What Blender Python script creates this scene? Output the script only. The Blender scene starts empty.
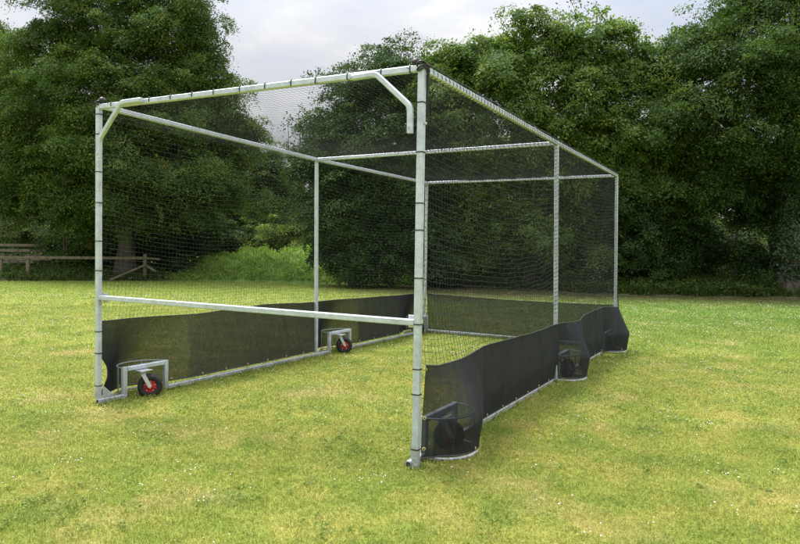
import bpy, math, random
import numpy as np

C = bpy.context.scene
COL = C.collection
rng = np.random.default_rng(7)
random.seed(7)
R = math.radians

# ------------------------------------------------------------------ camera
FPX, CX, CY, CZ, YAW, PITCH, ROLL = 656.2, 5.3436, -3.9265, 1.4639, -0.50650, -0.03206, 0.01862
FWD = np.array([math.sin(YAW)*math.cos(PITCH), math.cos(YAW)*math.cos(PITCH), math.sin(PITCH)])
RGT = np.array([math.cos(YAW), -math.sin(YAW), 0.0])
UPV = np.cross(RGT, FWD)
RI = RGT*math.cos(ROLL) + UPV*math.sin(ROLL)
UI = -RGT*math.sin(ROLL) + UPV*math.cos(ROLL)
CAM = np.array([CX, CY, CZ])

def W(px, py, d):
    """world point seen at photograph pixel (800 px wide) at depth d"""
    return CAM + d*(FWD + RI*(px-400)/FPX - UI*(py-272)/FPX)

HF = np.array([math.sin(YAW), math.cos(YAW)])       # horizontal forward
HR = np.array([math.cos(YAW), -math.sin(YAW)])      # horizontal right

def G(px, d, z=0.0):
    """ground point in the column px at depth d"""
    p = W(px, 272, d)
    return np.array([p[0], p[1], z])

cam_data = bpy.data.cameras.new('camera')
cam = bpy.data.objects.new('camera', cam_data); COL.objects.link(cam)
cam_data.sensor_width = 36.0; cam_data.sensor_fit = 'HORIZONTAL'
cam_data.lens = FPX/800*36.0
cam_data.clip_start = 0.05; cam_data.clip_end = 3000
from mathutils import Matrix
m = Matrix(((RI[0], UI[0], -FWD[0], CX), (RI[1], UI[1], -FWD[1], CY), (RI[2], UI[2], -FWD[2], CZ), (0, 0, 0, 1)))
cam.matrix_world = m
C.camera = cam

# ------------------------------------------------------------------ mesh helpers
def raw_mesh(name, V, F, attrs=None, smooth=False):
    """V (n,3) floats, F (m,k) ints, k constant"""
    V = np.ascontiguousarray(V, dtype=np.float32); F = np.ascontiguousarray(F, dtype=np.int32)
    me = bpy.data.meshes.new(name)
    n, k = len(F), F.shape[1]
    me.vertices.add(len(V)); me.vertices.foreach_set('co', V.ravel())
    me.loops.add(n*k); me.loops.foreach_set('vertex_index', F.ravel())
    me.polygons.add(n); me.polygons.foreach_set('loop_start', np.arange(0, n*k, k, dtype=np.int32))
    if smooth:
        me.polygons.foreach_set('use_smooth', np.ones(n, dtype=bool))
    me.update(calc_edges=True)
    for an, av in (attrs or {}).items():
        a = me.attributes.new(an, 'FLOAT', 'POINT'); a.data.foreach_set('value', np.ascontiguousarray(av, dtype=np.float32))
    return me

class MB:
    """collects polygons for ONE mesh object"""
    def __init__(s): s.v = []; s.f = []; s.sm = []
    def add(s, v, f, smooth=False):
        b = len(s.v); s.v += [tuple(map(float, p)) for p in v]
        s.f += [tuple(i+b for i in q) for q in f]; s.sm += [smooth]*len(f)
    def build(s, name, mat, parent=None):
        me = bpy.data.meshes.new(name); me.from_pydata(s.v, [], s.f)
        me.polygons.foreach_set('use_smooth', np.array(s.sm, dtype=bool)); me.update()
        return link(name, me, mat, parent)
    def section(s, pts, prof, up=(0, 0, 1), smooth=False, caps=True, closed=False, radii=None):
        """sweep a 2-D profile along a polyline"""
        pts = [np.array(p, float) for p in pts]; n = len(pts); k = len(prof); V = []
        prev_side = None
        for i, p in enumerate(pts):
            if closed: t = pts[(i+1) % n]-pts[i-1]
            else: t = pts[min(i+1, n-1)]-pts[max(i-1, 0)]
            t = t/np.linalg.norm(t)
            u = np.array(up, float)
            if abs(u@t) > .95: u = np.array((1., 0, 0)) if abs(t[0]) < .9 else np.array((0, 1., 0))
            side = np.cross(t, u); side /= np.linalg.norm(side)
            if prev_side is not None and prev_side@side < 0: side = -side
            if prev_side is not None and abs(prev_side@side) < .6:
                side = prev_side-t*(prev_side@t); side /= np.linalg.norm(side)
            prev_side = side
            uu = np.cross(side, t)
            r = 1 if radii is None else radii[i]
            V += [p+side*a*r+uu*b*r for a, b in prof]
        F = []
        for i in range(n if closed else n-1):
            j = (i+1) % n
            for q in range(k):
                F.append((i*k+q, i*k+(q+1) % k, j*k+(q+1) % k, j*k+q))
        s.add(V, F, smooth)
        if caps and not closed:
            s.add(V[:k], [tuple(range(k))[::-1]]); s.add(V[-k:], [tuple(range(k))])
    def tube(s, pts, r, k=8, **kw):
        prof = [(r*math.cos(2*math.pi*i/k), r*math.sin(2*math.pi*i/k)) for i in range(k)]
        s.section(pts, prof, smooth=True, **kw)
    def beam(s, a, b, w=.05, h=None, ch=.005, up=(0, 0, 1), caps=True):
        h = h or w; x, y = w/2, h/2; c = ch
        prof = [(x, -y+c), (x, y-c), (x-c, y), (-x+c, y), (-x, y-c), (-x, -y+c), (-x+c, -y), (x-c, -y)]
        s.section([a, b], prof, up=up, caps=caps)
    def lathe(s, prof, origin, axis, k=32, smooth=True):
        """revolve (r, h) profile round axis"""
        o = np.array(origin, float); ax = np.array(axis, float); ax /= np.linalg.norm(ax)
        u = np.cross(ax, (0, 0, 1)); u /= np.linalg.norm(u); w = np.cross(ax, u)
        V = []; F = []
        for r, h in prof:
            for i in range(k):
                a = 2*math.pi*i/k; V.append(o+ax*h+(u*math.cos(a)+w*math.sin(a))*r)
        for j in range(len(prof)-1):
            for i in range(k):
                F.append((j*k+i, j*k+(i+1) % k, (j+1)*k+(i+1) % k, (j+1)*k+i))
        s.add(V, F, smooth)

def link(name, me, mat=None, parent=None):
    o = bpy.data.objects.new(name, me); COL.objects.link(o)
    if mat is not None:
        me.materials.clear(); me.materials.append(mat)
    if parent is not None: o.parent = parent
    return o

def tag(o, label=None, cat=None, group=None, kind=None):
    if label: o['label'] = label
    if cat: o['category'] = cat
    if group: o['group'] = group
    if kind: o['kind'] = kind
    return o

def empty(name, loc=(0, 0, 0)):
    o = bpy.data.objects.new(name, None); COL.objects.link(o); o.location = loc; o.empty_display_size = .3
    return o

def reparent(o, root):
    """child meshes are modelled in world space: keep them there under a moved root"""
    o.parent = root; o.matrix_parent_inverse = Matrix.Translation(root.location).inverted()
    return o

# ------------------------------------------------------------------ materials
def mat(name):
    mt = bpy.data.materials.new(name); mt.use_nodes = True
    nt = mt.node_tree; nt.nodes.clear()
    out = nt.nodes.new('ShaderNodeOutputMaterial')
    return mt, nt, out

def N(nt, typ, **kw):
    n = nt.nodes.new(typ)
    for k, v in kw.items():
        if k.startswith('i_'): n.inputs[k[2:].replace('_', ' ')].default_value = v
        else: setattr(n, k, v)
    return n

def ramp(nt, fac, stops):
    n = nt.nodes.new('ShaderNodeValToRGB'); cr = n.color_ramp
    while len(cr.elements) < len(stops): cr.elements.new(.5)
    for e, (p, c) in zip(cr.elements, stops):
        e.position = p; e.color = (*c, 1) if len(c) == 3 else c
    nt.links.new(fac, n.inputs[0]); return n.outputs[0]

def noise(nt, scale, detail=4, rough=.55, coord='Object', mapscale=None, loc=None):
    tc = nt.nodes.new('ShaderNodeTexCoord'); src = tc.outputs[coord]
    if mapscale or loc:
        mp = nt.nodes.new('ShaderNodeMapping'); nt.links.new(src, mp.inputs[0])
        if mapscale: mp.inputs['Scale'].default_value = mapscale
        if loc: mp.inputs['Location'].default_value = loc
        src = mp.outputs[0]
    n = N(nt, 'ShaderNodeTexNoise'); n.inputs['Scale'].default_value = scale
    n.inputs['Detail'].default_value = detail; n.inputs['Roughness'].default_value = rough
    nt.links.new(src, n.inputs['Vector']); return n.outputs['Fac']

def mix(nt, f, a, b, blend='MIX'):
    n = nt.nodes.new('ShaderNodeMix'); n.data_type = 'RGBA'; n.blend_type = blend
    for sock, v in ((n.inputs[0], f), (n.inputs[6], a), (n.inputs[7], b)):
        if isinstance(v, (int, float)): sock.default_value = v
        elif isinstance(v, tuple): sock.default_value = (*v, 1)
        else: nt.links.new(v, sock)
    return n.outputs[2]

def mth(nt, op, a, b=None, clamp=False):
    n = nt.nodes.new('ShaderNodeMath'); n.operation = op; n.use_clamp = clamp
    for i, v in enumerate((a, b)):
        if v is None: continue
        if isinstance(v, (int, float)): n.inputs[i].default_value = v
        else: nt.links.new(v, n.inputs[i])
    return n.outputs[0]

def simple(name, col, rough=.6, metal=0., var=.15, vscale=6., bump=0., bscale=60., spec=.5):
    mt, nt, out = mat(name)
    p = N(nt, 'ShaderNodeBsdfPrincipled')
    f = noise(nt, vscale, 5)
    lo = tuple(c*(1-var) for c in col); hi = tuple(min(1, c*(1+var)) for c in col)
    nt.links.new(ramp(nt, f, [(.3, lo), (.7, hi)]), p.inputs['Base Color'])
    nt.links.new(ramp(nt, noise(nt, vscale*3, 3), [(.3, (rough*.85,)*3), (.7, (min(1, rough*1.15),)*3)]), p.inputs['Roughness'])
    p.inputs['Metallic'].default_value = metal; p.inputs['Specular IOR Level'].default_value = spec
    if bump:
        b = N(nt, 'ShaderNodeBump'); b.inputs['Strength'].default_value = bump; b.inputs['Distance'].default_value = .01
        nt.links.new(noise(nt, bscale, 4), b.inputs['Height']); nt.links.new(b.outputs[0], p.inputs['Normal'])
    nt.links.new(p.outputs[0], out.inputs[0])
    return mt

def bark(name, col):
    mt, nt, out = mat(name); p = N(nt, 'ShaderNodeBsdfPrincipled', i_Roughness=.9)
    f = noise(nt, 5, 6, .65, mapscale=(1, 1, .22))
    nt.links.new(ramp(nt, f, [(.3, tuple(c*.45 for c in col)), (.5, col), (.75, tuple(c*1.5 for c in col))]), p.inputs['Base Color'])
    b = N(nt, 'ShaderNodeBump', i_Strength=.8, i_Distance=.05); nt.links.new(f, b.inputs['Height']); nt.links.new(b.outputs[0], p.inputs['Normal'])
    nt.links.new(p.outputs[0], out.inputs[0]); return mt

def foliage(name, dark, mid, light, trans=.40, odd=None, rough=.55, spec=.18):
    """leaf colour varies leaf by leaf and spray by spray (attribute 'tint')"""
    mt, nt, out = mat(name)
    at = N(nt, 'ShaderNodeAttribute', attribute_name='tint')
    col = ramp(nt, at.outputs['Fac'], [(0., dark), (.5, mid), (1., light)] if odd is None else
               [(0., dark), (.48, mid), (.93, light), (.985, light), (1., odd)])
    p = N(nt, 'ShaderNodeBsdfPrincipled', i_Roughness=rough); p.inputs['Specular IOR Level'].default_value = spec
    nt.links.new(col, p.inputs['Base Color'])
    tr = N(nt, 'ShaderNodeBsdfTranslucent')
    nt.links.new(mix(nt, 1., col, (1.12, 1.22, .6), 'MULTIPLY'), tr.inputs['Color'])
    mx = N(nt, 'ShaderNodeMixShader'); mx.inputs[0].default_value = trans
    nt.links.new(p.outputs[0], mx.inputs[1]); nt.links.new(tr.outputs[0], mx.inputs[2])
    nt.links.new(mx.outputs[0], out.inputs[0]); return mt

def lawn_colour(nt):
    """shared by the soil sheet and the blades: world-space patches of lush, worn and straw grass, tree shade painted in at right"""
    big = noise(nt, .55, 5, .6)
    med = noise(nt, 2.3, 5, .62, mapscale=(1, 1, .02))
    fine = noise(nt, 9., 4, .6, mapscale=(1, 1, .02))
    base = ramp(nt, med, [(.28, (.150, .226, .038)), (.44, (.255, .304, .060)), (.58, (.338, .346, .080)), (.74, (.415, .375, .118))])
    lush = ramp(nt, big, [(.40, (0,)*3), (.60, (1,)*3)])
    col = mix(nt, mth(nt, 'MULTIPLY', lush, .40), base, (.198, .268, .044))
    tcw = nt.nodes.new('ShaderNodeTexCoord'); dp = nt.nodes.new('ShaderNodeVectorMath'); dp.operation = 'DOT_PRODUCT'
    nt.links.new(tcw.outputs['Object'], dp.inputs[0]); dp.inputs[1].default_value = (HF[0], HF[1], 0)
    far = mth(nt, 'MULTIPLY', mth(nt, 'SUBTRACT', mth(nt, 'ADD', dp.outputs['Value'], mth(nt, 'MULTIPLY', big, 6.0)), 9.0-CX*0), .085, True)
    col = mix(nt, mth(nt, 'MULTIPLY', far, .55), col, (.175, .26, .045))
    # darker right turf: lush grass with the tree row's shade painted in
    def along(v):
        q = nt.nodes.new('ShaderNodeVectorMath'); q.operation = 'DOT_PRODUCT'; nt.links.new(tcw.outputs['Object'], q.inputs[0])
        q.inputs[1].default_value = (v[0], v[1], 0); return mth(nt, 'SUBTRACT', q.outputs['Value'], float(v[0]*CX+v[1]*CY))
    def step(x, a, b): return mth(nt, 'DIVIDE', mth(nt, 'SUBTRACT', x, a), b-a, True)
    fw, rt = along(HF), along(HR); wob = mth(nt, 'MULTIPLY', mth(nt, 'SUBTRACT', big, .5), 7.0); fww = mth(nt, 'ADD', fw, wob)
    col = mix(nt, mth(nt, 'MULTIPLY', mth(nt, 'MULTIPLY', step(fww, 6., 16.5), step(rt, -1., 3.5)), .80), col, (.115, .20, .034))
    col = mix(nt, mth(nt, 'MULTIPLY', mth(nt, 'MULTIPLY', step(fww, 18.6, 23.5), step(rt, -3.5, .5)), .88), col, (.105, .095, .042))  # worn turf and leaf litter at the tree foot, darkened as if shaded
    dry = noise(nt, 1.15, 4, .6, mapscale=(1.0, 1.0, .02), loc=(13, 4, 0))
    dm = mth(nt, 'MULTIPLY', ramp(nt, dry, [(.55, (0,)*3), (.72, (1,)*3)]), ramp(nt, fine, [(.35, (.25,)*3), (.6, (1,)*3)]))
    col = mix(nt, mth(nt, 'MULTIPLY', dm, .55), col, (.56, .43, .22))
    return col, fine

def lawn_mat():
    mt, nt, out = mat('lawn_soil'); p = N(nt, 'ShaderNodeBsdfPrincipled', i_Roughness=.95)
    p.inputs['Specular IOR Level'].default_value = .1
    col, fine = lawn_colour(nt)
    f2 = noise(nt, 45, 4, .7)
    col = mix(nt, 1., col, ramp(nt, f2, [(.3, (.55, .58, .5)), (.65, (1.0, 1.0, .95))]), 'MULTIPLY')
    nt.links.new(col, p.inputs['Base Color'])
    b = N(nt, 'ShaderNodeBump', i_Strength=.6, i_Distance=.03); nt.links.new(f2, b.inputs['Height']); nt.links.new(b.outputs[0], p.inputs['Normal'])
    nt.links.new(p.outputs[0], out.inputs[0]); return mt

def blade_mat():
    mt, nt, out = mat('grass_blade'); p = N(nt, 'ShaderNodeBsdfPrincipled', i_Roughness=.6)
    p.inputs['Specular IOR Level'].default_value = .25
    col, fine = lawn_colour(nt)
    at = N(nt, 'ShaderNodeAttribute', attribute_name='tint')
    col = mix(nt, 1., col, ramp(nt, at.outputs['Fac'], [(0, (.72, .80, .68)), (.55, (1.03, 1.05, 1.0)), (.76, (1.15, 1.12, 1.1)), (.9, (1.5, 1.3, 1.5)), (1., (1.7, 1.4, 1.7))]), 'MULTIPLY')
    nt.links.new(col, p.inputs['Base Color'])
    tr = N(nt, 'ShaderNodeBsdfTranslucent'); nt.links.new(col, tr.inputs['Color'])
    mx = N(nt, 'ShaderNodeMixShader'); mx.inputs[0].default_value = .35
    nt.links.new(p.outputs[0], mx.inputs[1]); nt.links.new(tr.outputs[0], mx.inputs[2]); nt.links.new(mx.outputs[0], out.inputs[0])
    return mt

def galv(name, k=1.0):
    mt, nt, out = mat(name); p = N(nt, 'ShaderNodeBsdfPrincipled')
    f = noise(nt, 14, 6, .65); g = noise(nt, 70, 3, .6)
    c = ramp(nt, f, [(.28, (.44*k, .49*k, .55*k)), (.5, (.565*k, .62*k, .69*k)), (.72, (.65*k, .71*k, .78*k))])
    c = mix(nt, 1., c, ramp(nt, g, [(.3, (.86,)*3), (.6, (1.03,)*3)]), 'MULTIPLY')
    # rain-streaked dirt along the members
    st = noise(nt, 3.1, 5, .7, mapscale=(9, 9, .8))
    gp = nt.nodes.new('ShaderNodeNewGeometry'); sx = nt.nodes.new('ShaderNodeSeparateXYZ'); nt.links.new(gp.outputs['Position'], sx.inputs[0])
    mud = mth(nt, 'MULTIPLY', ramp(nt, sx.outputs[2], [(.02, (1,)*3), (.22, (0,)*3)]), ramp(nt, g, [(.38, (0,)*3), (.62, (.75,)*3)]))
    c = mix(nt, mud, c, (.15, .13, .07))
    sp_ = noise(nt, 38, 3, .8); c = mix(nt, ramp(nt, sp_, [(.70, (0,)*3), (.76, (.55,)*3)]), c, (.20, .12, .07))
    c = mix(nt, mth(nt, 'MULTIPLY', ramp(nt, st, [(.58, (0,)*3), (.75, (1,)*3)]), .35), c, (.30, .31, .27))
    nt.links.new(c, p.inputs['Base Color'])
    p.inputs['Metallic'].default_value = .35
    nt.links.new(ramp(nt, f, [(.3, (.38,)*3), (.7, (.58,)*3)]), p.inputs['Roughness'])
    nt.links.new(p.outputs[0], out.inputs[0]); return mt

def shade_cloth():
    """woven black windbreak mesh: light passes between the threads, less of it at a slant"""
    mt, nt, out = mat('shade_cloth')
    d = N(nt, 'ShaderNodeBsdfPrincipled', i_Roughness=.75)
    dust = noise(nt, 3.0, 6, .65, mapscale=(1, 1, 1.6))
    nt.links.new(ramp(nt, dust, [(.35, (.014, .016, .0195)), (.62, (.023, .025, .029)), (.8, (.038, .039, .041))]), d.inputs['Base Color'])
    d.inputs['Specular IOR Level'].default_value = .25
    wv = noise(nt, 240, 2, .5); b = N(nt, 'ShaderNodeBump', i_Strength=.3, i_Distance=.002)
    nt.links.new(wv, b.inputs['Height']); nt.links.new(b.outputs[0], d.inputs['Normal'])
    lw = N(nt, 'ShaderNodeLayerWeight'); lw.inputs['Blend'].default_value = .5
    cos = mth(nt, 'MAXIMUM', mth(nt, 'SUBTRACT', 1.0, lw.outputs['Facing']), .08)
    open_ = mth(nt, 'MULTIPLY', .17, ramp(nt, noise(nt, 1.7, 4), [(.3, (.96,)*3), (.7, (1.06,)*3)]))
    t = mth(nt, 'POWER', open_, mth(nt, 'DIVIDE', 1.0, cos))
    tp = N(nt, 'ShaderNodeBsdfTransparent')
    mx = N(nt, 'ShaderNodeMixShader'); nt.links.new(t, mx.inputs[0])
    nt.links.new(d.outputs[0], mx.inputs[1]); nt.links.new(tp.outputs[0], mx.inputs[2])
    nt.links.new(mx.outputs[0], out.inputs[0]); return mt

M_galv = galv('galvanised_steel'); M_rod = galv('guard_rod_steel', .62)
M_net = simple('net_twine', (.022, .022, .026), .6, var=.25, vscale=2, spec=.3)
M_cord = simple('lacing_cord', (.055, .055, .06), .6, var=.3, vscale=20)
M_black = simple('black_plastic', (.012, .012, .013), .45, var=.2, vscale=30)
M_rubber = simple('tyre_rubber', (.022, .021, .020), .8, var=.65, vscale=16, bump=.3)
M_red = simple('red_rim', (.46, .022, .03), .5, var=.35, vscale=28)
M_zinc = simple('zinc_plate', (.58, .60, .61), .38, metal=.6, var=.15, vscale=25)
M_brass = simple('brass_eyelet', (.62, .50, .22), .45, metal=.5, var=.15, vscale=40)
M_hole_shade = simple('tube_inside_shade', (.02, .025, .05), .8)
M_cloth = shade_cloth()
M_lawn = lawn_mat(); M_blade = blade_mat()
M_white = simple('white_petal', (.74, .74, .66), .7, var=.12, vscale=30)

# ================================================================== THE CAGE
Wd, LM, LR, H = 3.30, 3.36, 6.68, 2.70
cage = empty('practice_cage', (Wd/2, LR/2, 0))
tag(cage, 'large wheeled sports practice cage of grey tubes with black netting standing on the lawn', 'practice cage')
CG = lambda o: reparent(o, cage)

def sub(o, parent):
    """sub-part modelled in world space under a part that is modelled in world space"""
    o.parent = parent
    return o

T = .043                                                    # tube size
# post tops and feet (slightly out of true, as the real one is)
foot = {('L', 0): (0, 0), ('R', 0): (3.333, -.035), ('L', 1): (0, 3.37), ('R', 1): (3.325, 3.37), ('L', 2): (-.05, 6.75), ('R', 2): (3.33, 6.72)}
head = {('L', 0): (-.005, 0, 2.735), ('R', 0): (3.305, 0, 2.685), ('L', 1): (-.03, 3.36, 2.685), ('R', 1): (3.27, 3.37, 2.70), ('L', 2): (-.03, 6.70, 2.70), ('R', 2): (3.285, 6.70, 2.70)}

def lacing(points, pitch=.05, r=.0265, cr=.0022, k=5):
    """cord wound round a member"""
    mb = MB(); a, b = np.array(points[0], float), np.array(points[1], float); L = np.linalg.norm(b-a); t = (b-a)/L
    u = np.cross(t, (0, 0, 1.0)) if abs(t[2]) < .9 else np.array((1., 0, 0)); u = u-t*(u@t); u /= np.linalg.norm(u); w = np.cross(t, u)
    n = int(L/pitch*8); P = []; jr = 1.0
    for i in range(n+1):
        s = i/n*L; ph = 2*math.pi*s/pitch + .5*math.sin(s*7.3)
        P.append(a+t*(s+.012*math.sin(s*5.1))+(u*math.cos(ph)+w*math.sin(ph))*r*jr)
    mb.tube(P, cr, k)
    return mb

tie_src = None
def tie(center, axis, parent, up=(0, 0, 1), size=T):
    """black cable tie round a square tube"""
    mb = MB(); c = np.array(center, float); t = np.array(axis, float); t /= np.linalg.norm(t)
    x = np.cross(t, up); x /= np.linalg.norm(x); y = np.cross(x, t); h = size/2+.002
    ring = [c+x*a*h+y*b*h for a, b in ((1, .85), (.85, 1), (-.85, 1), (-1, .85), (-1, -.85), (-.85, -1), (.85, -1), (1, -.85))]
    mb.section(ring, [(.0018, -.0035), (.0018, .0035), (-.0018, .0035), (-.0018, -.0035)], up=t, closed=True)
    sgn = random.choice((-1, 1)); e = c+x*sgn*h
    mb.beam(e, e+x*sgn*random.uniform(.015, .03)+t*random.uniform(-.02, .005), .005, .003, .0005)
    mb.beam(e-t*.004, e+t*.004, .006, .007, .001)
    return sub(mb.build('cable_tie', M_black), parent)

for key in foot:
    f = (*foot[key], .012); h = head[key]
    zb = .002 if key == ('R', 0) else .05
    mb = MB(); a = np.array((f[0], f[1], zb)); b = np.array((h[0], h[1], h[2]+T/2))
    sz = T*1.06 if key[1] == 0 else T
    mb.beam(a, b, sz, up=(0, 1, 0))
    if key[1] == 0:                                          # bolt heads by the brace sleeve
        for z in (2.31,):
            s = 1 if key[0] == 'L' else -1
            q = a+(b-a)*(z/2.7); mb.tube([q+np.array((-s*.025, 0, 0)), q+np.array((-s*.04, 0, 0))], .009, 6)
    p = CG(mb.build('post', M_galv))
    if key[1] == 0:
        cap = MB(); cap.beam(b+np.array((0, 0, .001)), b+np.array((0, 0, .012)), sz*1.04, up=(0, 1, 0)); sub(cap.build('post_cap', M_black), p)
        zs = [.13, .50, .67, .97, 1.28, 1.60, 1.78, 2.12, 2.45] if key[0] == 'R' else [.12, .42, .62, 1.18, 1.45, 1.80, 2.08, 2.42, 2.6]
        for z in zs:
            tie(a+(b-a)*(z/2.7), b-a, p, up=(0, 1, 0), size=sz)
    else:
        r0 = .72 if key[0] == 'R' else .74
        if key != ('L', 1):
            sub(lacing([a+(b-a)*(r0/2.7), b-(b-a)*.01], .045 if key[0] == 'R' else .09).build('lacing', M_cord), p)

# gussets at the feet of the front posts
for key in (('L', 0), ('R', 0)):
    mb = MB(); x, y = foot[key]; xx = 0.03 if key[0] == 'L' else 3.283
    for dx in (-.003, .003):
        pass
    mb.add([(xx-.004, y+.026, .052), (xx-.004, y+.15, .052), (xx-.004, y+.026, .17), (xx+.004, y+.026, .052), (xx+.004, y+.15, .052), (xx+.004, y+.026, .17)],
           [(0, 1, 2), (5, 4, 3), (0, 3, 4, 1), (1, 4, 5, 2), (2, 5, 3, 0)])
    CG(mb.build('gusset', M_galv))

# crossbars
def hp(k): return np.array(head[k], float)
A, B = hp(('L', 0)), hp(('R', 0))
mb = MB(); mb.beam(A+np.array((.027, 0, -.012)), B-np.array((.027, 0, 0)), T, up=(0, 0, 1))
fb = CG(mb.build('crossbar', M_galv))
n = 13
for i in range(n):
    tie(A+(B-A)*((i+.7+random.uniform(-.12, .12))/n), B-A, fb)
for j in (1, 2):
    A, B = hp(('L', j)), hp(('R', j)); mb = MB(); mb.beam(A+np.array((.026, 0, .0)), B-np.array((.026, 0, 0)), T*.95)
    o = CG(mb.build('crossbar', M_galv))
    if j == 2: sub(lacing([A, B], .05).build('lacing', M_cord), o)
    else: sub(lacing([A+(B-A)*.42, B], .05).build('lacing', M_cord), o)
mb = MB(); mb.beam((.027, 0, .985), (3.303, -.03, .985), T)
o = CG(mb.build('lower_bar', M_galv))
for x, s in ((.06, -1), (3.26, 1)):                           # end brackets of the lower bar
    q = MB(); q.beam((x-.035, .027, .985), (x+.035, .027, .985), .006, .085, .001); q.tube([(x, .02, 1.016), (x, .04, 1.016)], .008, 6); sub(q.build('end_bracket', M_zinc), o)

# side top rails, one per bay
for s in 'LR':
    for j in (0, 1):
        A, B = hp((s, j)), hp((s, j+1)); sag = .012
        mb = MB(); y = np.array((0, .026, 0)); mb.beam(A+y, B-y, T)
        o = CG(mb.build('top_rail', M_galv))
        if s == 'R':
            sub(lacing([A, B], .065, .027, .0024).build('lacing', M_cord), o)
            lo = MB(); lo.tube([A+(B-A)*t+np.array((.012, 0, .033+.012*abs(math.sin(t*20)))) for t in np.linspace(0, 1, 60)], .004, 5); sub(lo.build('head_rope', M_net), o)


# bent corner braces
def bent(pts, r, k=10, rad=.06):
    """polyline with rounded corners"""
    P = [np.array(p, float) for p in pts]; out = [P[0]]
    for i in range(1, len(P)-1):
        d0 = (P[i-1]-P[i]); d0 /= np.linalg.norm(d0); d1 = (P[i+1]-P[i]); d1 /= np.linalg.norm(d1)
        for t in np.linspace(0, 1, 7):
            a = P[i]+d0*rad; b = P[i]+d1*rad
            out.append(a*(1-t)**2+P[i]*2*t*(1-t)+b*t*t)
    return out+[P[-1]]
for s, pts in (('L', [(.62, -.046, 2.722), (.36, -.046, 2.722), (.067, -.046, 2.42), (.062, -.046, 2.25)]),
               ('R', [(2.78, -.046, 2.668), (2.975, -.046, 2.672), (3.245, -.046, 2.43), (3.248, -.046, 2.25)])):
    mb = MB(); path = bent(pts, .05, rad=.035)
    x = .0185; c = .006
    mb.section(path, [(x, -x+c), (x, x-c), (x-c, x), (-x+c, x), (-x, x-c), (-x, -x+c), (-x+c, -x), (x-c, -x)], up=(0, 1, 0))
    for q in (pts[0], pts[-1]):
        d = .04 if q is pts[-1] else 0
        dx = -.05 if q is pts[0] else 0
        zz = q[2]+d
        mb.tube([(q[0]+(.06 if s == 'L' else -.0)*0, -.066, zz), (q[0], -.075, zz)], .008, 6)
    CG(mb.build('corner_brace', M_galv))

# knots and loose cord ends at the front top corners
for key, nn in ((('L', 0), 3), (('R', 0), 5)):
    h = hp(key); mb = MB()
    for i in range(nn):
        a0 = random.uniform(0, 6.28); P = []
        for t in np.linspace(0, 1, 12):
            P.append(h+np.array((.035*math.cos(a0+t*5), .035*math.sin(a0+t*5), .03-.05*i/nn+.01*math.sin(9*t))))
        mb.tube(P, .006, 5)
        sx = .03 if key[0] == 'R' else .02
        P = [h+np.array((sx+.01*math.sin(3*t+i), .02+.03*i/nn, .02-t*(.15+.06*i))) for t in np.linspace(0, 1, 8)]
        if key[0] == 'R': mb.tube(P, .005, 5)
    mb.lathe([(.001, -.03), (.026, -.025), (.034, 0), (.028, .025), (.001, .03)], h+np.array((-.05 if key[0] == 'R' else .03, .01, .045)), (1, .2, .1), 10)
    CG(mb.build('corner_knot', M_black))

# base rails, brackets, wheels
UH = .285
BR = {('L', 0): (.28, .73), ('L', 1): (3.66, 4.13), ('L', 2): (6.22, 6.66), ('R', 0): (.20, .66), ('R', 1): (3.55, 4.0), ('R', 2): (6.12, 6.54)}
RX = {'L': .03, 'R': 3.289}
for s in 'LR':
    x = RX[s]; rows = [BR[(s, j)] for j in range(3)]
    cuts = [-.06 if s == 'R' else -.03] + [v for r in rows for v in r] + [LR+.08]
    for i in range(0, len(cuts), 2):
        mb = MB(); a, b = cuts[i]+(T if i else 0), cuts[i+1]-(T if i < 6 else 0)
        mb.beam((x, a, .028), (x, b, .028), T*.98)
        o = CG(mb.build('base_rail', M_galv))
        if i == 0:
            q = MB(); q.beam((x, a-.0015, .028), (x, a+.002, .028), T*.66, ch=.002); sub(q.build('open_end_shade', M_hole_shade), o)  # dark plate on the capped rail end paints the shade inside a tube
mb = MB(); mb.beam((RX['L']+.026, LR+.05, .03), (RX['R']-.026, LR+.05, .03), T)
CG(mb.build('base_rail', M_galv))

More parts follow.
